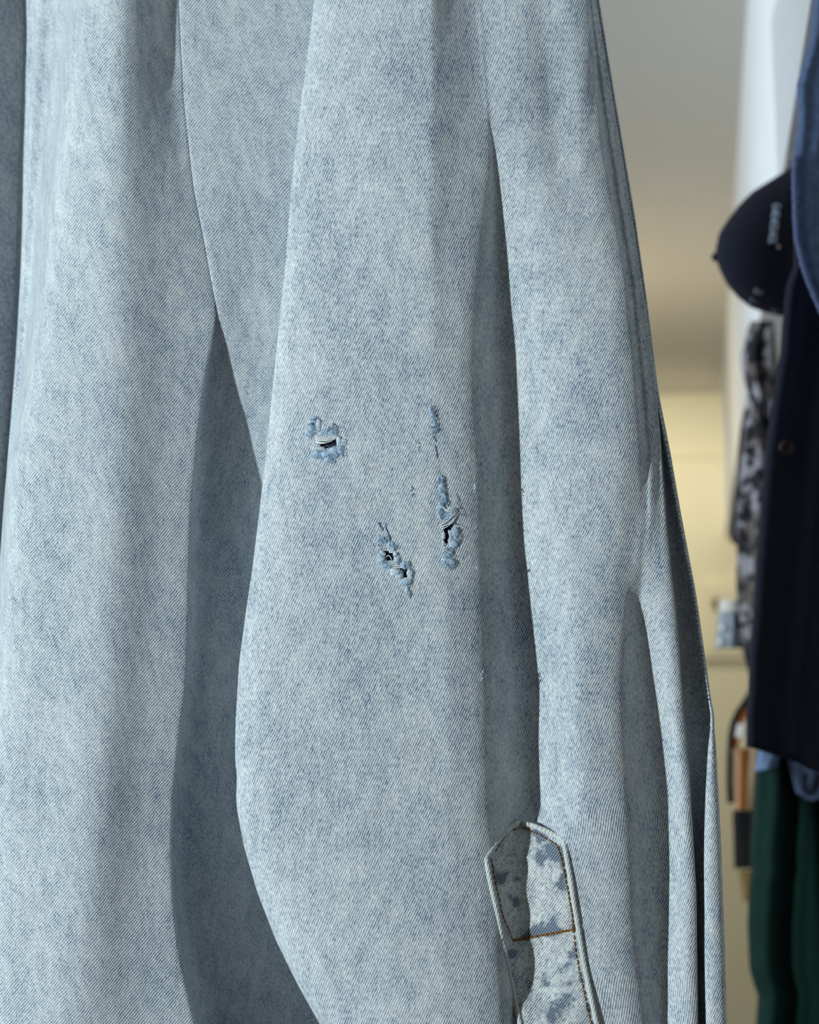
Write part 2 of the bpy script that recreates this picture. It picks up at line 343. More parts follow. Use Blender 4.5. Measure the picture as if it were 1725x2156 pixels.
# inner layer seen through the rips
lin = NR and []
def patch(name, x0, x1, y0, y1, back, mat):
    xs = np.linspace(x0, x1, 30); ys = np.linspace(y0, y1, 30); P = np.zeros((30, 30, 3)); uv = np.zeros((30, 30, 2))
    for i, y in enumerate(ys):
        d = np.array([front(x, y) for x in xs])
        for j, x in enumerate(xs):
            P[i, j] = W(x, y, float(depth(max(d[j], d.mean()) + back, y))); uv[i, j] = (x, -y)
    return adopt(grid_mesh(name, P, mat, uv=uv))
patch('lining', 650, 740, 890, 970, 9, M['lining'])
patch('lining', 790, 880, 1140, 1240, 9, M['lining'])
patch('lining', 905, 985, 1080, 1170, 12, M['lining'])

# ---- rips: cotton fluff, broken threads and strands bridging the holes
def fuzz_clump(bm, px, py, rx, ry, n, lift=1.5, r=0.35, ln=9, dirx=0, diry=0, h=4.0):
    for _ in range(n):
        a = random.uniform(0, 6.283); q = math.sqrt(random.random())
        x, y = px + math.cos(a) * q * rx, py + math.sin(a) * q * ry
        L = ln * random.uniform(.5, 1.2); a2 = random.uniform(0, 6.283); cur = random.uniform(-1.6, 1.6)
        pts = []; z = lift + random.uniform(-.5, h) * (1 - q * .7)
        for k in range(6):
            t = k / 5; ang = a2 + cur * t
            xx = x + math.cos(ang) * L * (t - .5) + dirx * t; yy = y + math.sin(ang) * L * (t - .5) + diry * t
            pts.append(on_cloth(xx, yy, z + math.sin(t * 3.14) * 1.2))
        tube(bm, pts, r * .0002, r * .00014, 4)
def lump(bm, px, py, rx, ry, rz, lift=0.5):
    c = on_cloth(px, py, lift); r = bmesh.ops.create_icosphere(bm, subdivisions=3, radius=1)
    ex = (W(px + 1, py, .61) - W(px, py, .61)).normalized(); ey = (W(px, py + 1, .61) - W(px, py, .61)).normalized(); ez = ex.cross(ey)
    ph = [random.uniform(0, 6.28) for _ in range(6)]
    for v in r['verts']:
        x, y, z = v.co; k = 1 + .10 * math.sin(3 * x + ph[0]) * math.sin(4 * y + ph[1]) + .07 * math.sin(8 * x + ph[2] + 5 * z) + .06 * math.sin(11 * y + ph[3] + 6 * x) + .04 * math.sin(23 * z + ph[4] + 19 * x) + .04 * math.sin(27 * y + ph[5] + 13 * x)
        v.co = c + (ex * x * rx + ey * y * ry + ez * z * rz * .7) * k * .0002
def strand(bm, p0, p1, sag, lift, r):
    pts = []
    for k in range(9):
        t = k / 8; s = math.sin(math.pi * t)
        x = p0[0] + (p1[0] - p0[0]) * t; y = p0[1] + (p1[1] - p0[1]) * t + sag * s
        pts.append(on_cloth(x, y, .4 + lift * s))
    tube(bm, pts, r * .0002, r * .0002, 6)
def rip(clumps, lumps_b, lumps_w, strands, blues):
    bm = bmesh.new()
    for c in clumps: fuzz_clump(bm, *c)
    for l in lumps_b: lump(bm, *l)
    f = adopt(finish('frayed_edge', bm, M['fluff'])); 
    for l in lumps_w:
        bm = bmesh.new(); lump(bm, *l); fuzz_clump(bm, l[0], l[1], l[2], l[3], 10, 2, .3, 6)
        adopt(finish('cotton_tuft', bm, M['fluff_pale']))
    bm = bmesh.new()
    for s in strands: strand(bm, *s)
    adopt(finish('loose_threads', bm, M['thread_white']))
    bm = bmesh.new()
    for s in blues: strand(bm, *s)
    adopt(finish('indigo_threads', bm, M['thread_blue']))
# upper left rip
rip([(662, 882, 12, 6, 30), (655, 900, 8, 12, 30), (690, 910, 24, 6, 45), (655, 915, 12, 8, 30), (668, 958, 12, 10, 45), (690, 955, 22, 12, 90), (716, 950, 12, 12, 50), (690, 970, 14, 6, 25)],
    [(663, 881, 9, 5, 3), (656, 902, 6, 9, 2.5), (653, 914, 9, 6, 3), (682, 911, 11, 4, 3), (703, 912, 12, 6, 3), (668, 957, 10, 9, 5), (686, 958, 11, 8, 6), (702, 951, 12, 9, 6), (717, 948, 9, 9, 4), (693, 966, 9, 5, 4)],
    [(671, 893, 5, 11, 3), (714, 928, 6, 9, 4), (725, 931, 7, 7, 3)],
    [(652, 886, 668, 885, 0, 2, .7)[0:0] or ((651, 887), (667, 885), 0, 2.5, .8)] +
    [((658, 905), (682, 908), 4, 2, .8), ((660, 911), (684, 911), 5, 2, .9), ((662, 917), (712, 917), 6, 3, 1.0), ((664, 921), (712, 918), 7, 3, 1.0), ((664, 925), (710, 919), 6, 4, 1.0), ((665, 929), (711, 920), 7, 4, 1.1), ((667, 931), (690, 931), 3, 3, .9)],
    [((650, 896), (655, 890), 0, 3, .7), ((655, 897), (659, 889), 0, 3, .7), ((660, 899), (664, 888), 0, 3, .7), ((697, 905), (702, 891), 0, 2.5, .8), ((702, 906), (706, 892), 0, 2.5, .7), ((708, 908), (710, 897), 0, 2.5, .8), ((691, 907), (693, 898), 0, 2.5, .8), ((652, 883), (668, 880), 1, 3, .8)])
# lower rip, slanting
rip([(806, 1136, 14, 8, 40), (828, 1150, 10, 8, 35), (798, 1163, 6, 14, 35), (806, 1182, 8, 12, 35), (838, 1178, 6, 10, 25), (856, 1190, 7, 10, 30), (816, 1190, 12, 6, 30), (836, 1204, 12, 10, 40), (856, 1228, 11, 7, 45), (864, 1204, 6, 12, 30), (858, 1248, 5, 12, 18)],
    [(805, 1138, 11, 6, 3), (823, 1146, 8, 6, 3), (816, 1192, 12, 6, 4), (850, 1190, 6, 8, 3), (856, 1226, 12, 7, 6), (838, 1180, 4, 5, 3), (858, 1243, 4, 7, 2.5)],
    [(804, 1166, 8, 7, 5), (803, 1176, 7, 7, 5), (828, 1155, 6, 6, 4), (833, 1204, 11, 8, 6), (841, 1213, 8, 7, 5), (862, 1206, 5, 7, 5), (864, 1215, 5, 7, 4), (833, 1167, 5, 5, 4), (859, 1187, 4, 5, 3)],
    [((788, 1142), (800, 1139), 0, 2, .8), ((790, 1154), (812, 1156), -2, 2.5, .9), ((789, 1158), (811, 1160), -1, 2, .8), ((813, 1174), (825, 1179), -7, 3, .9), ((815, 1184), (838, 1183), -1, 3, .9), ((817, 1187), (841, 1188), -1, 3, 1), ((820, 1190), (846, 1191), 0, 3, 1), ((826, 1194), (852, 1195), 1, 3, 1), ((866, 1199), (868, 1212), 0, 4, .8)],
    [((798, 1099), (801, 1110), 1, 1.5, .8), ((803, 1108), (806, 1118), 1, 1.5, .8), ((811, 1102), (813, 1114), 0, 1.5, .7), ((814, 1114), (818, 1126), 1, 1.5, .8), ((818, 1124), (822, 1138), 0, 1.5, .8), ((801, 1132), (803, 1142), 0, 3, .8), ((808, 1130), (811, 1141), 0, 3, .8), ((853, 1185), (855, 1198), 0, 3.5, .8)])
# right rip, tucked behind the crease
rip([(910, 862, 8, 8, 30), (914, 890, 7, 30, 70), (928, 1010, 7, 10, 40), (932, 1040, 8, 26, 90), (928, 1075, 7, 18, 50), (943, 1088, 18, 10, 60), (958, 1130, 11, 22, 80), (944, 1165, 14, 12, 50), (946, 1186, 17, 11, 80), (960, 1050, 3, 14, 10)],
    [(928, 1010, 6, 9, 3), (930, 1030, 6, 14, 3), (935, 1052, 6, 16, 3), (928, 1075, 6, 13, 4), (944, 1088, 12, 7, 4), (958, 1122, 8, 12, 5), (955, 1146, 9, 9, 5), (944, 1184, 15, 9, 5), (911, 868, 5, 7, 2), (914, 895, 4, 12, 2), (944, 1166, 10, 7, 4)],
    [(907, 861, 3.2, 4.5, 3), (948, 1073, 12, 5, 6), (934, 1128, 4, 8, 3)],
    [((925, 1060), (958, 1078), 5, 5, 1.1), ((930, 1066), (962, 1074), 6, 6, 1.0), ((926, 1106), (962, 1076), 4, 4, 1.1), ((927, 1110), (964, 1084), 5, 4, 1.0), ((930, 1114), (966, 1080), 7, 4, .9), ((935, 1076), (970, 1070), -2, 9, .6), ((940, 1080), (974, 1082), 2, 9, .5), ((932, 1137), (934, 1150), 0, 4, .9), ((932, 1156), (942, 1158), -3, 3, .9), ((932, 1161), (944, 1163), -3, 3, .9), ((922, 1068), (930, 1078), 2, 3, .8), ((921, 1076), (929, 1086), 2, 3, .8), ((922, 1084), (930, 1093), 2, 3, .8)],
    [((908, 878), (920, 874), 0, 3, .7), ((908, 900), (919, 898), 0, 3, .7), ((911, 918), (918, 930), 0, 2, .7), ((924, 1002), (926, 1020), 0, 3, .9), ((940, 1048), (944, 1066), 0, 3, .9), ((916, 936), (921, 965), 0, 1, .7), ((956, 1100), (966, 1104), 2, 3, .7), ((958, 1112), (966, 1112), 1, 3, .7)])
# a soft white tuft on the right rip
bm = bmesh.new()
for y in (1070, 1077, 1084): fuzz_clump(bm, 955, y, 9, 4, 9, 2, .4, 13, 5, -2, 3)
adopt(finish('flyaway_fibres', bm, M['fluff_pale']))
# short pulled ends standing on the crest of the fold; they nick the edge of its shadow
for (yy, n, hh) in (  (1022, 3, 7), (1034, 2, 8), (1112, 2, 6), (1196, 5, 9), (1418, 4, 8), (1428, 3, 10)):
    bm = bmesh.new(); xt = float(np.interp(yy, YS, T))
    for _ in range(n):
        y0 = yy + random.uniform(-3, 3); x0 = xt - random.uniform(0, 6); a = random.uniform(-6, 6)
        tube(bm, [on_cloth(x0, y0, 0), on_cloth(x0 + 1, y0 + a * .4, hh * .5), on_cloth(x0 + 2, y0 + a, hh)], .00022, .0001, 5)
    adopt(finish('pulled_ends', bm, M['fluff_pale']))
# small pulled pills
for (x, y) in ((877, 931), (880, 945), (864, 1028), (867, 1042), (862, 1250)):
    bm = bmesh.new(); fuzz_clump(bm, x, y, 4, 6, 10, 1, .35, 7); lump(bm, x, y, 2.2, 3, 1.6)
    adopt(finish('cotton_pill', bm, M['fluff_pale']))

# ---- the stitched tab
OUT = [(1095, 2160), (1120, 2300)]
left = [(1023, 1806), (1035, 1868), (1048, 1929), (1059, 1989), (1075, 2066), (1096, 2160), (1120, 2260), (1150, 2380)]
right = [(1187, 1768), (1201, 1846), (1209, 1901), (1218, 1954), (1231, 2033), (1243, 2090), (1258, 2160), (1284, 2260), (1312, 2380)]
topL = [(1023, 1806), (1040, 1783), (1058, 1760), (1074, 1744), (1092, 1732)]
topR = [(1092, 1732), (1122, 1738), (1155, 1751), (1187, 1768)]
def ip(pts, y): return float(np.interp(y, [p[1] for p in pts], [p[0] for p in pts]))
tl = [(1092, 1732)] + topL[::-1][1:] + left[1:]; tr = topR + right[1:]
tys = np.concatenate([np.linspace(1733, 1806, 22), np.linspace(1809, 2380, 130)]); NX = 40
TD = np.zeros((len(tys), NX)); TX = np.zeros_like(TD); TYY = np.repeat(tys[:, None], NX, 1)
for i, y in enumerate(tys):
    xl, xr = ip(tl, y), ip(tr, y); TX[i] = np.linspace(xl, xr, NX)
    TD[i] = [front(x, y) for x in TX[i]]
TD = blur2(TD, 5, 4)
pucker = 1.6 * np.sin(TYY / 21 + TX / 14) * np.sin(TX / 31 + 1) + 1.1 * np.sin(TYY / 13 - TX / 25 + 2)
s_ = np.linspace(0, 1, NX)[None, :]; edge = np.minimum(1, np.minimum(s_, 1 - s_) * 9)
groove = 2.2 * np.exp(-((TYY - (1978 - (TX - 1079) * 24 / 130)) / 5.0) ** 2)
TZ = TD - 5.5 - pucker * edge - 1.5 * edge + groove
tabP = toworld(TX, TYY, depth(TZ, TYY))
TAB = adopt(grid_mesh('adjuster_tab', tabP, M['denim_tab'], uv=np.stack([TX * .94 + TYY * .18, -TYY], -1)))
SEAM = [(1079, 1978), (1140, 1967), (1209, 1954)]
def dist_poly(px, py, pts):
    best = np.full(px.shape, 1e9)
    for (x1, y1), (x2, y2) in zip(pts[:-1], pts[1:]):
        L2 = (x2 - x1) ** 2 + (y2 - y1) ** 2; t = np.clip(((px - x1) * (x2 - x1) + (py - y1) * (y2 - y1)) / L2, 0, 1)
        best = np.minimum(best, np.hypot(px - x1 - t * (x2 - x1), py - y1 - t * (y2 - y1)))
    return best
SRIGHT = [(1101, 1743), (1137, 1757), (1172, 1778), (1182, 1806), (1194, 1868), (1203, 1915), (1211, 1960), (1214, 2011), (1227, 2077), (1245, 2155), (1262, 2240)]
sv = np.maximum(np.exp(-(dist_poly(TX, TYY, SEAM) / 9) ** 2), .6 * np.exp(-(dist_poly(TX, TYY, SRIGHT) / 9) ** 2))
for (bx, by, br_) in ((1176, 1795, 22), (1142, 1815, 18), (1165, 1780, 14), (1050, 1850, 16), (1090, 1905, 14), (1190, 2030, 26), (1200, 2090, 26), (1150, 2070, 14), (1135, 2100, 12), (1090, 1850, 14), (1075, 2010, 12)):
    sv = np.maximum(sv, np.exp(-(np.hypot(TX - bx, TYY - by) / br_) ** 2))
sa = TAB.data.attributes.new('seam', 'FLOAT', 'POINT'); sa.data.foreach_set('value', sv.reshape(-1).astype(np.float32))
so = TAB.modifiers.new('thickness', 'SOLIDIFY'); so.thickness = 0.0009; so.offset = -1
def tab_at(px, py, lift):
    i = int(np.clip(np.searchsorted(tys, py), 0, len(tys) - 1)); d = float(np.interp(px, TX[i], TZ[i]))
    return W(px, py, float(depth(d - lift, py)))
def resample(pts, step):
    p = [Vector(q) for q in pts]; L = [0]
    for i in range(1, len(p)): L.append(L[-1] + (p[i] - p[i - 1]).length)
    n = int(L[-1] / step); out = []
    xs = np.linspace(0, L[-1], n + 1)
    return [Vector((float(np.interp(x, L, [q[0] for q in p])), float(np.interp(x, L, [q[1] for q in p])))) for x in xs]
def child(o, par):
    o.parent = par; o.matrix_parent_inverse = par.matrix_world.inverted(); return o
bpy.context.view_layer.update()
def edge_roll(pts, name):
    p = resample(pts, 2.0); R = len(p); seg = 12; P = np.zeros((R, seg, 3)); uv = np.zeros((R, seg, 2))
    W3 = [tab_at(q[0], q[1], 1.2) for q in p]
    cd = (CM.to_3x3() @ Vector((0, 0, 1)))
    for i in range(R):
        d = (W3[min(i + 1, R - 1)] - W3[max(i - 1, 0)]).normalized(); a = d.cross(cd).normalized(); b = a.cross(d)
        rib = 1 + 0.10 * math.sin(i * 2.0 / 4.2 * 6.283 / 1.0)
        for k in range(seg):
            an = 2 * math.pi * k / seg; P[i, k] = W3[i] + (a * math.cos(an) * 5.2 + b * math.sin(an) * 3.4) * rib * .0002
            uv[i, k] = (k * 2.5, -i * 2.0)
    return grid_mesh(name, P, M['denim_edge'], closed=True, uv=None if False else uv)
roll = child(edge_roll(left[::-1] + topL[1:] + topR[1:] + right[1:], 'rolled_edge'), TAB)
roll['label'] = 'pale rolled edge of the tab'
def stitches(bm, pts, length, gap, r, lift):
    p = resample(pts, 1.0); i = 0
    while i + length < len(p):
        q = [p[i + int(k * length / 5)] for k in range(6)]; j = random.uniform(-.6, .6)
        tube(bm, [tab_at(a[0] + j, a[1], lift + math.sin(k / 5 * math.pi) * 1.5) for k, a in enumerate(q)], r * .0002, r * .0002, 6)
        i += int(length + gap)
bm = bmesh.new()
SL = [(1080, 1978), (1060, 1930), (1049, 1880), (1040, 1835), (1035, 1810), (1050, 1780), (1074, 1750), (1095, 1742)]
SR = [(1101, 1743), (1137, 1757), (1172, 1778), (1182, 1806), (1194, 1868), (1203, 1915), (1209, 1958)]
stitches(bm, SL, 9, 3, 1.1, -.3); stitches(bm, SR, 9, 3, 1.3, .3)
stitches(bm, [(1209, 1970), (1214, 2011), (1227, 2077), (1245, 2155), (1262, 2240)], 9, 4, 1.2, -.2)
for k in range(3): stitches(bm, [(1079 + k, 1979 + k * 1.5), (1140, 1968 + k * 1.5), (1211, 1955 + k * 1.5)], 10, 1, 1.1, -1.0 + .3 * k)
for k in range(2): stitches(bm, [(1205 + 3 * k, 1946), (1207 + 3 * k, 1968)], 8, 1, 1.3, .5)
stc = child(finish('stitching', bm, M['stitch']), TAB); stc['label'] = 'golden brown topstitching'

# ------------------------------------------------------------------ things behind, on the right
def sheet(name, left, right, top, hem, D, amp, waves, thick, mat, parent=None, rows=60, cols=70, ph=0.0, uvs=None):
    """a hanging garment panel: picture edges at distance D, real folds and a rounded closed back.
    left/right: (y, x) knots; hem: (x, y) knots"""
    P = np.zeros((rows, cols * 2, 3)); px_m = D / F
    for i in range(rows):
        t = i / (rows - 1)
        for j in range(cols * 2):
            s = j / (cols - 1) if j < cols else (2 * cols - 1 - j) / (cols - 1)
            yg = top + t * (hem[0][1] - top)
            for _ in range(3):
                x0 = np.interp(yg, *zip(*left)); x1 = np.interp(yg, *zip(*right)); x = x0 + (x1 - x0) * s
                yg = top + t * (np.interp(x, *zip(*hem)) - top)
            prof = math.sqrt(max(0, 1 - (2 * s - 1) ** 8)) ** .8
            prof = min(1.0, (min(s, 1 - s) * (x1 - x0) / 14.0)) ** .5 if min(s, 1 - s) * (x1 - x0) < 14 else 1.0
            wv = amp * (math.sin(s * waves * 6.283 + ph + t * 1.3) + .4 * math.sin(s * waves * 13 + t * 4 + ph * 2))
            z = (-thick / 2 * prof + wv * prof) if j < cols else (thick / 2 * prof + wv * prof)
            P[i, j] = W(x, yg, D + z)
    o = grid_mesh(name, P, mat, closed=True)
    bm = bmesh.new(); bm.from_mesh(o.data)
    be = [e for e in bm.edges if e.is_boundary]
    bmesh.ops.edgeloop_fill(bm, edges=be) if be else None
    bmesh.ops.recalc_face_normals(bm, faces=bm.faces); bm.to_mesh(o.data); bm.free()
    o.data.polygons.foreach_set('use_smooth', [True] * len(o.data.polygons))
    if parent is not None: o.parent = parent
    return o

# cloth materials of the background clothes
M['navy'] = plain('navy_wool', srgb(42, 44, 58), 0.95, 300, 0.25, 0.1)
M['indigo'] = plain('raw_indigo_denim', srgb(112, 132, 170), 0.95, 220, 0.55, 0.1)
M['indigo_edge'] = plain('frayed_denim', srgb(120, 136, 178), 0.95, 500, 0.3)
M['black'] = plain('black_cotton', srgb(40, 42, 54), 0.9, 200, 0.2, 0.15)
M['black2'] = plain('black_leather', srgb(10, 10, 12), 0.6, 60, 0.2, 0.2)
M['green'] = plain('bottle_green_twill', srgb(14, 42, 37), 0.9, 60, 0.3, 0.15)
M['greyblue'] = plain('grey_blue_rib', srgb(110, 132, 164), 0.9, 200, 0.2)
M['grey_text'] = plain('pale_embroidery', srgb(206, 220, 240), 0.8, 800, 0.1)
M['metal'] = plain('grey_metal', srgb(150, 155, 165), 0.3, 0, 0, 0.5, 0.8)
M['horn'] = plain('brown_horn', srgb(60, 36, 26), 0.35, 300, 0.4, 0.5)
M['leather'] = plain('tan_leather', srgb(176, 146, 112), 0.7, 40, 0.15)
M['orange'] = plain('orange_leather', srgb(150, 80, 20), 0.6, 60, 0.2)
M['paper'] = plain('white_card', srgb(236, 232, 226), 0.8)
M['plastic'] = plain('blue_grey_plastic', srgb(118, 130, 142), 0.35, 20, 0.15, 0.5)
t = NT('camouflage_print'); tc = t.n.new('ShaderNodeTexCoord')
n = t.noise(tc.outputs['Object'], 58, 3, 0.6); n2 = t.noise(tc.outputs['Object'], 40, 1, 0.5)
t.color(t.mix(t.ramp(n, .47, .55), srgb(30, 30, 36), t.mix(t.ramp(n2, .45, .55), srgb(96, 88, 86), srgb(150, 146, 152)))); M['camo'] = t.m

# navy coat
NL = [(300, 1672), (560, 1672), (600, 1656), (685, 1647), (743, 1643), (800, 1633), (870, 1622), (951, 1612), (1044, 1603), (1137, 1596), (1185, 1592), (1272, 1587), (1376, 1578), (1445, 1576), (1500, 1572), (1600, 1571), (1700, 1571)]
NRt = [(300, 2050), (1700, 2120)]
coat = thing('navy_coat', 'dark navy coat hanging at the right edge, with one round brown button', 'coat'); coat.location = W(1800, 1640, .97)
bpy.context.view_layer.update(); CI = coat.matrix_world.inverted()
def under(o, par):
    o.parent = par; o.matrix_parent_inverse = par.matrix_world.inverted(); return o
under(sheet('body', NL, NRt, 345, [(1560, 1570), (1600, 1577), (1633, 1584), (1668, 1594), (1703, 1620), (1725, 1626), (1900, 1620), (2120, 1600)], .97, .004, 2.5, .05, M['navy'], rows=70, cols=80), coat)
def disc(name, px, py, D, r, h, mat, holes=0):
    bm = bmesh.new(); prof = [(0, h * .45), (r * .55, h * .45), (r * .72, h * .9), (r * .9, h), (r, h * .55), (r * .94, 0), (0, 0)]
    seg = 32; rings = []
    for (a, z) in prof: rings.append([bm.verts.new((a * math.cos(6.28318 * k / seg), a * math.sin(6.28318 * k / seg), z)) for k in range(seg)] if a > 0 else [bm.verts.new((0, 0, z))])
    for i in range(len(rings) - 1):
        A_, B_ = rings[i], rings[i + 1]
        for k in range(seg):
            f = [A_[k % len(A_)], A_[(k + 1) % len(A_)], B_[(k + 1) % len(B_)], B_[k % len(B_)]]
            f = list(dict.fromkeys(f)); bm.faces.new(f)
    m = Matrix.Translation(W(px, py, D)) @ CM.to_3x3().to_4x4(); return finish(name, bm, mat, mtx=m)
bt = disc('button', 1656, 942, .939, .0048, .0022, M['horn']); under(bt, coat); bt['label'] = 'round dark brown button'
bm = bmesh.new()
for dx, dy in ((-3, -3), (3, 3)): tube(bm, [W(1656 + dx, 942 + dy, .9385), W(1656 - dy, 942 + dx, .9368), W(1656 - dx, 942 - dy, .9385)], .0004)
th = finish('button_thread', bm, M['black']); th.parent = bt; th.matrix_parent_inverse = bt.matrix_world.inverted()

# indigo denim jacket in front of the coat's shoulder, with a frayed edge
dj = thing('indigo_jacket', 'dark blue denim jacket with pale frayed edge, overlapping the top of the navy coat', 'jacket'); dj.location = W(1800, 700, .88)
bpy.context.view_layer.update()
DJL = [(-260, 1722), (0, 1713), (60, 1710), (100, 1701), (180, 1677), (250, 1681), (330, 1672), (360, 1669), (450, 1671), (500, 1674), (560, 1688), (600, 1702), (650, 1724), (720, 1760), (800, 1800)]
under(sheet('body', DJL, [(-260, 2000), (800, 2000)], -110, [(1600, 800), (2100, 800)], .88, .003, 3.2, .03, M['indigo'], rows=90, cols=60, ph=1.0), dj)
bm = bmesh.new()
for y in np.arange(330, 760, 1.6):
    x = float(np.interp(y, *zip(*DJL))); L = random.uniform(3, 9)
    a = W(x + 9, y, .862); b = W(x + 2, y + random.uniform(-2, 3), .864); c = W(x - L * .35, y + random.uniform(-2, 5), .872)
    tube(bm, [a, b, c], .0005, .0002, 5)
under(finish('frayed_edge', bm, M['indigo_edge']), dj)['label'] = 'pale frayed edge'
bm = bmesh.new()
ring = [W(1667 + 5 * math.cos(a), 344 + 6 * math.sin(a), .872) for a in np.linspace(0, 6.2832, 20)]
tube(bm, ring, .0003, .0003, 6); under(finish('highlight_ring', bm, M['indigo_edge']), dj)  # ring shape standing in for an out-of-focus highlight

# black cap
cap = thing('baseball_cap', 'black baseball cap with a short pale embroidered line, crown pointing left, beside the navy coat', 'cap'); cap.location = W(1620, 660, 1.2)
bpy.context.view_layer.update()
capo = [(1507, 541), (1508, 520), (1514, 492), (1530, 466), (1556, 432), (1585, 403), (1620, 381), (1650, 362), (1672, 346), (1700, 344), (1735, 380), (1750, 450), (1752, 540), (1740, 610), (1710, 655), (1670, 668), (1640, 665), (1612, 658), (1582, 648), (1556, 628), (1532, 601), (1517, 572), (1509, 550)]
oc = resample(capo + [capo[0]], 10)[:-1]; NCp = len(oc); ctr = Vector((1640, 520)); NRg = 18
P = np.zeros((2 * NRg + 1, NCp, 3))
for i in range(2 * NRg + 1):
    a = (i - NRg) / NRg * math.pi / 2; q = math.cos(a); dz = math.sin(a)
    for j, o_ in enumerate(oc):
        p = ctr + (o_ - ctr) * max(q, .02); ang = math.atan2(o_[1] - ctr[1], o_[0] - ctr[0])
        seam = .0012 * math.exp(-((p[1] - (533 - (p[0] - 1507) * .02)) / 4.0) ** 2) + .0012 * math.exp(-(((p[0] - 1650) + (p[1] - 520) * .4) / 5.0) ** 2)
        P[i, j] = W(p[0], p[1], 1.2 + dz * .05 + (seam if dz < 0 else 0))
crown = under(grid_mesh('crown', P, M['black'], closed=True), cap)
def cap_front(px, py):
    v = Vector((px, py)) - ctr; ang = math.atan2(v[1], v[0]); best = min(oc, key=lambda o_: abs((math.atan2(o_[1] - ctr[1], o_[0] - ctr[0]) - ang + math.pi) % (2 * math.pi) - math.pi))
    q = min(.99, v.length / (best - ctr).length); return 1.2 - .05 * math.sqrt(1 - q * q)
btn = bmesh.new(); bmesh.ops.create_icosphere(btn, subdivisions=3, radius=.004)
under(finish('top_button', btn, M['black'], mtx=Matrix.Translation(W(1509, 541, 1.2))), cap)
bm = bmesh.new()                                      # short line of embroidered capitals, too blurred to read
for k in range(9):
    cy_ = 432 + k * 9.2; cx_ = 1636 - k * 1.1
    kind = [0, 1, 2, 1, 0, 2, 1, 0, 2][k]
    segs = {0: [((-6, 0), (6, 0)), ((-6, 0), (-6, 5)), ((6, 0), (6, 5))], 1: [((-6, 0), (6, 4)), ((6, 4), (-6, 6))], 2: [((-6, 0), (6, 0)), ((-6, 0), (-6, 6)), ((0, 0), (0, 5)), ((6, 0), (6, 6))]}[kind]
    for (a, b) in segs:
        pa, pb = (cx_ + a[0], cy_ + a[1]), (cx_ + b[0], cy_ + b[1])
        tube(bm, [W(*pa, cap_front(*pa) - .0008), W(*pb, cap_front(*pb) - .0008)], .0008, .0008, 6)
under(finish('embroidery', bm, M['grey_text']), cap)['label'] = 'pale embroidered line'
for (x, y, r) in ((1597, 613, .0034), (1588, 632, .0032), (1632, 653, .0024)):
    e = disc('eyelet', x, y, cap_front(x, y) - .0005, r, .0012, M['metal']); under(e, cap)
# visor: a curved blade reaching right behind the coat
P = np.zeros((12, 24, 3))
for i in range(12):
    for j in range(24):
        s = j / 23 * math.pi; r_ = 1 + i / 11 * .9
        P[i, j] = W(1735 + i * 11 * math.sin(s) ** .5, 505 - 150 * math.cos(s) * (1 - i * .03), 1.2 - .02 * math.sin(s) + .01 * math.cos(2 * s))
vis = under(grid_mesh('visor', P, M['black']), cap); vis.modifiers.new('thickness', 'SOLIDIFY').thickness = .003

# camouflage garment behind the coat and black one behind it
camo_l = [(640, 1600), (690, 1576), (720, 1567), (760, 1560), (800, 1567), (840, 1578), (900, 1567), (1000, 1556), (1060, 1551), (1120, 1551), (1180, 1552), (1230, 1550), (1320, 1556), (1380, 1566), (1420, 1577), (1450, 1580)]
cg = thing('patterned_shirt', 'grey and black camouflage print shirt hanging behind the navy coat', 'shirt'); cg.location = W(1640, 1430, 1.5)
bpy.context.view_layer.update()
under(sheet('body', camo_l, [(640, 1625), (700, 1632), (800, 1640), (1000, 1700), (1450, 1740)], 676, [(1500, 1440), (1800, 1430)], 1.5, .006, 2.0, .04, M['camo'], rows=60, cols=50, ph=.5), cg)
bg_ = thing('black_vest', 'narrow black garment edge showing left of the camouflage shirt', 'vest'); bg_.location = W(1600, 1150, 1.562)
bpy.context.view_layer.update()
under(sheet('body', [(860, 1568), (900, 1559), (950, 1553), (1050, 1546), (1110, 1538), (1135, 1538), (1150, 1546)], [(860, 1640), (1150, 1640)], 860, [(1500, 1138), (1550, 1146), (1700, 1160)], 1.562, .004, 1.5, .03, M['black2'], rows=30, cols=30), bg_)

# cream wall cabinet with a small latch, on the back wall
XB = lambda px, D: None
def wall_pt(px, py, off=0.0):
    d = (W(px, py, 1.0) - EYE); k = (BACK - off - EYE.y) / d.y; return EYE + d * k
cab = thing('wall_cabinet', 'flat cream cabinet panel with a raised frame on the back wall', 'cabinet')
a = wall_pt(1474, 1226, .03); b = wall_pt(1620, 1388, .03); cab.location = (a.x, BACK - .015, b.z)
bpy.context.view_layer.update()
bm = bmesh.new(); box(bm, (a.x, BACK - .03, b.z), (b.x, BACK, a.z), bevel=.004); under(finish('body', bm, M['wall'], smooth=False), cab)
bm = bmesh.new(); box(bm, (a.x + .02, BACK - .038, b.z + .02), (b.x - .02, BACK - .029, a.z - .02), bevel=.003); dr = under(finish('door', bm, M['wall'], smooth=False), cab)
l0 = wall_pt(1501, 1258, .05); l1 = wall_pt(1512, 1283, .05)
bm = bmesh.new(); box(bm, (l0.x, BACK - .05, l1.z), (l1.x, BACK - .037, l0.z), bevel=.003); lt = finish('latch', bm, plain('brass_latch', srgb(104, 92, 52), .5)); lt.parent = dr; lt.matrix_parent_inverse = dr.matrix_world.inverted(); lt['label'] = 'small dark latch'

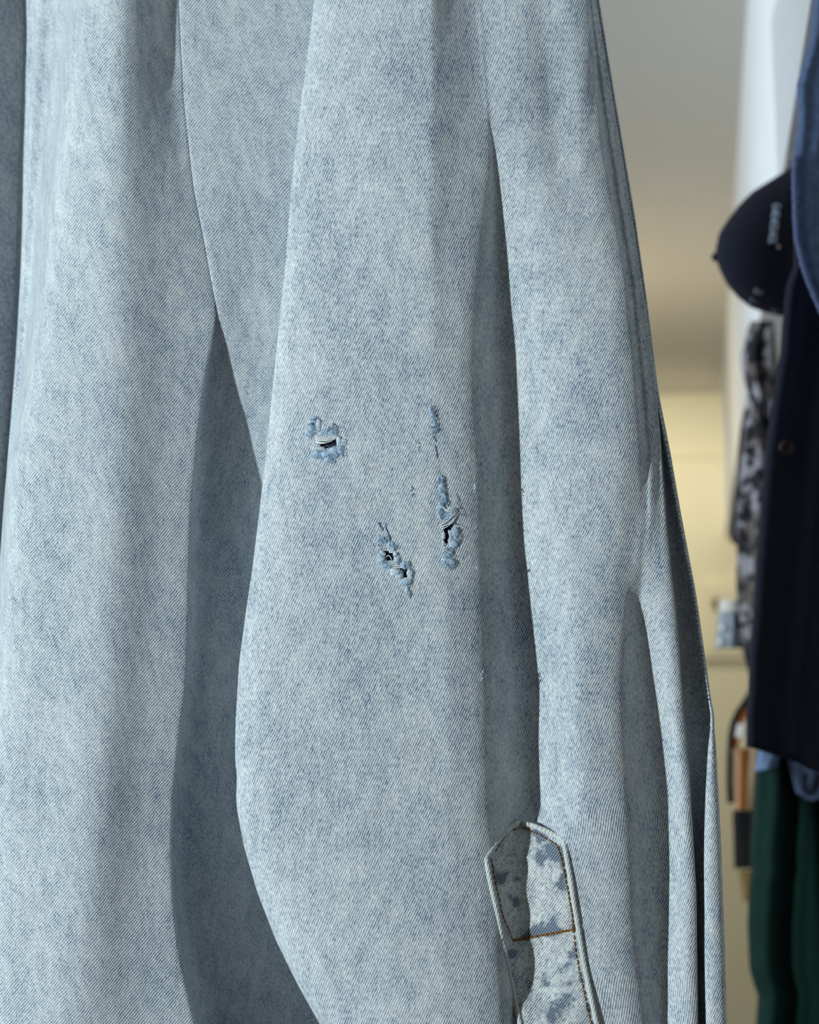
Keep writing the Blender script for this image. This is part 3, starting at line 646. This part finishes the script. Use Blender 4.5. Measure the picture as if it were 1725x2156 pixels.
# blue-grey pouch with two bright snaps and a white header
pch = thing('plastic_pouch', 'small blue-grey pouch with two shiny studs hanging in front of the wall cabinet', 'pouch'); pch.location = W(1535, 1366, 1.5)
bpy.context.view_layer.update()
under(sheet('body', [(1270, 1517), (1320, 1511), (1370, 1508)], [(1270, 1552), (1370, 1566)], 1284, [(1500, 1366), (1580, 1364)], 1.5, .002, 1, .018, M['plastic'], rows=24, cols=20), pch)
under(sheet('header_card', [(1262, 1516), (1290, 1514)], [(1262, 1552), (1290, 1554)], 1264, [(1500, 1288), (1560, 1287)], 1.492, .0005, 1, .006, M['paper'], rows=10, cols=12), pch)['label'] = 'white header card'
for (x, y) in ((1523, 1322), (1518, 1352)):
    s = bmesh.new(); bmesh.ops.create_uvsphere(s, u_segments=24, v_segments=12, radius=.0034)
    under(finish('stud', s, plain('polished_stud', srgb(225, 228, 235), .25, 0, 0, .6, .3), mtx=Matrix.Translation(W(x, y, 1.490))), pch)

# tan shoulder bag with a dark strap, paper tag, black case
bag = thing('shoulder_bag', 'tan and orange leather shoulder bag with a thin dark strap, behind the green jacket', 'bag'); bag.location = W(1560, 1706, 1.56)
bpy.context.view_layer.update()
under(sheet('body', [(1560, 1548), (1600, 1541), (1706, 1541)], [(1560, 1620), (1706, 1600)], 1572, [(1500, 1706), (1620, 1706)], 1.56, .003, 1, .05, M['leather'], rows=26, cols=26), bag)
under(sheet('centre_strap', [(1560, 1557), (1706, 1556)], [(1560, 1571), (1706, 1572)], 1576, [(1500, 1704), (1620, 1704)], 1.53, .0008, 1, .008, M['orange'], rows=26, cols=8), bag)['label'] = 'orange leather strap down the middle'
bm = bmesh.new(); tube(bm, [W(x, y, 1.545) for x, y in ((1604, 1385), (1600, 1420), (1583, 1455), (1568, 1480), (1554, 1500), (1545, 1520), (1539, 1550), (1537, 1590), (1536, 1640), (1538, 1690))], .0032, .0032, 10); under(finish('strap', bm, M['black2']), bag)
bm = bmesh.new(); tube(bm, [W(x, y, 1.548) for x, y in ((1592, 1460), (1575, 1492), (1562, 1510), (1550, 1540), (1546, 1575))], .004, .004, 10); h_ = under(finish('handle', bm, M['orange']), bag)
tg = sheet('paper_tag', [(1520, 1554), (1550, 1549)], [(1520, 1570), (1550, 1568)], 1524, [(1500, 1552), (1600, 1552)], 1.52, .0004, 1, .003, M['paper'], rows=10, cols=10); under(tg, bag)['label'] = 'small white paper tag'
bc = sheet('black_case', [(1700, 1542), (1828, 1546)], [(1700, 1592), (1828, 1590)], 1704, [(1500, 1829), (1620, 1829)], 1.56, .001, 1, .05, M['black2'], rows=20, cols=20); under(bc, bag)['label'] = 'black case below the bag'  # black case hanging below, grouped with the bag
bpy.context.view_layer.update()
br = sheet('brown_case', [(1830, 1556), (1900, 1566)], [(1830, 1600), (1900, 1600)], 1832, [(1500, 1890), (1620, 1904)], 1.585, .001, 1, .03, plain('ochre_canvas', srgb(120, 96, 56), .9, 30, .2), rows=14, cols=14); under(br, bag)['label'] = 'ochre brown case under the black one'  # brown case lower down, grouped with the bag

# bottle green jacket
gj = thing('green_jacket', 'bottle green jacket with grey-blue ribbed trim hanging at the lower right', 'jacket'); gj.location = W(1650, 2300, 1.25)
bpy.context.view_layer.update()
GL = [(1560, 1594), (1610, 1590), (1700, 1586), (1800, 1579), (1832, 1583), (1860, 1577), (1950, 1574), (2040, 1578), (2075, 1588), (2095, 1596), (2156, 1592), (2400, 1600)]
under(sheet('body', GL, [(1560, 1990), (2400, 2050)], 1560, [(1500, 2400), (2100, 2400)], 1.25, .011, 3.6, .06, M['green'], rows=70, cols=90, ph=2.2), gj)
under(sheet('ribbed_trim', [(1585, 1596), (1625, 1589)], [(1585, 1642), (1625, 1637)], 1572, [(1580, 1626), (1600, 1622), (1640, 1616)], 1.205, .002, 1, .014, M['greyblue'], rows=16, cols=20), gj)['label'] = 'grey-blue ribbed trim'
cl = sheet('hood_collar', [(1590, 1656), (1620, 1664), (1660, 1675), (1690, 1690)], [(1590, 1800), (1690, 1800)], 1585, [(1650, 1640), (1680, 1672), (1700, 1685), (1715, 1687), (1735, 1675), (1800, 1640)], 1.20, .003, 2, .016, M['greyblue'], rows=24, cols=30); under(cl, gj); cl['label'] = 'grey-blue collar'
bm = bmesh.new(); tube(bm, [W(x, y, 1.186) for x, y in ((1697, 1628), (1694, 1645), (1696, 1662), (1706, 1672), (1717, 1664), (1722, 1645), (1724, 1628))], .0024, .0024, 10)
dc = under(finish('drawcord', bm, plain('dark_cord', srgb(46, 44, 62), .8)), gj)
bm = bmesh.new(); tube(bm, [W(x, y, 1.186) for x, y in ((1714, 1634), (1709, 1650), (1706, 1660))], .0016, .0016, 10)
under(finish('drawcord', bm, M['greyblue']), gj)
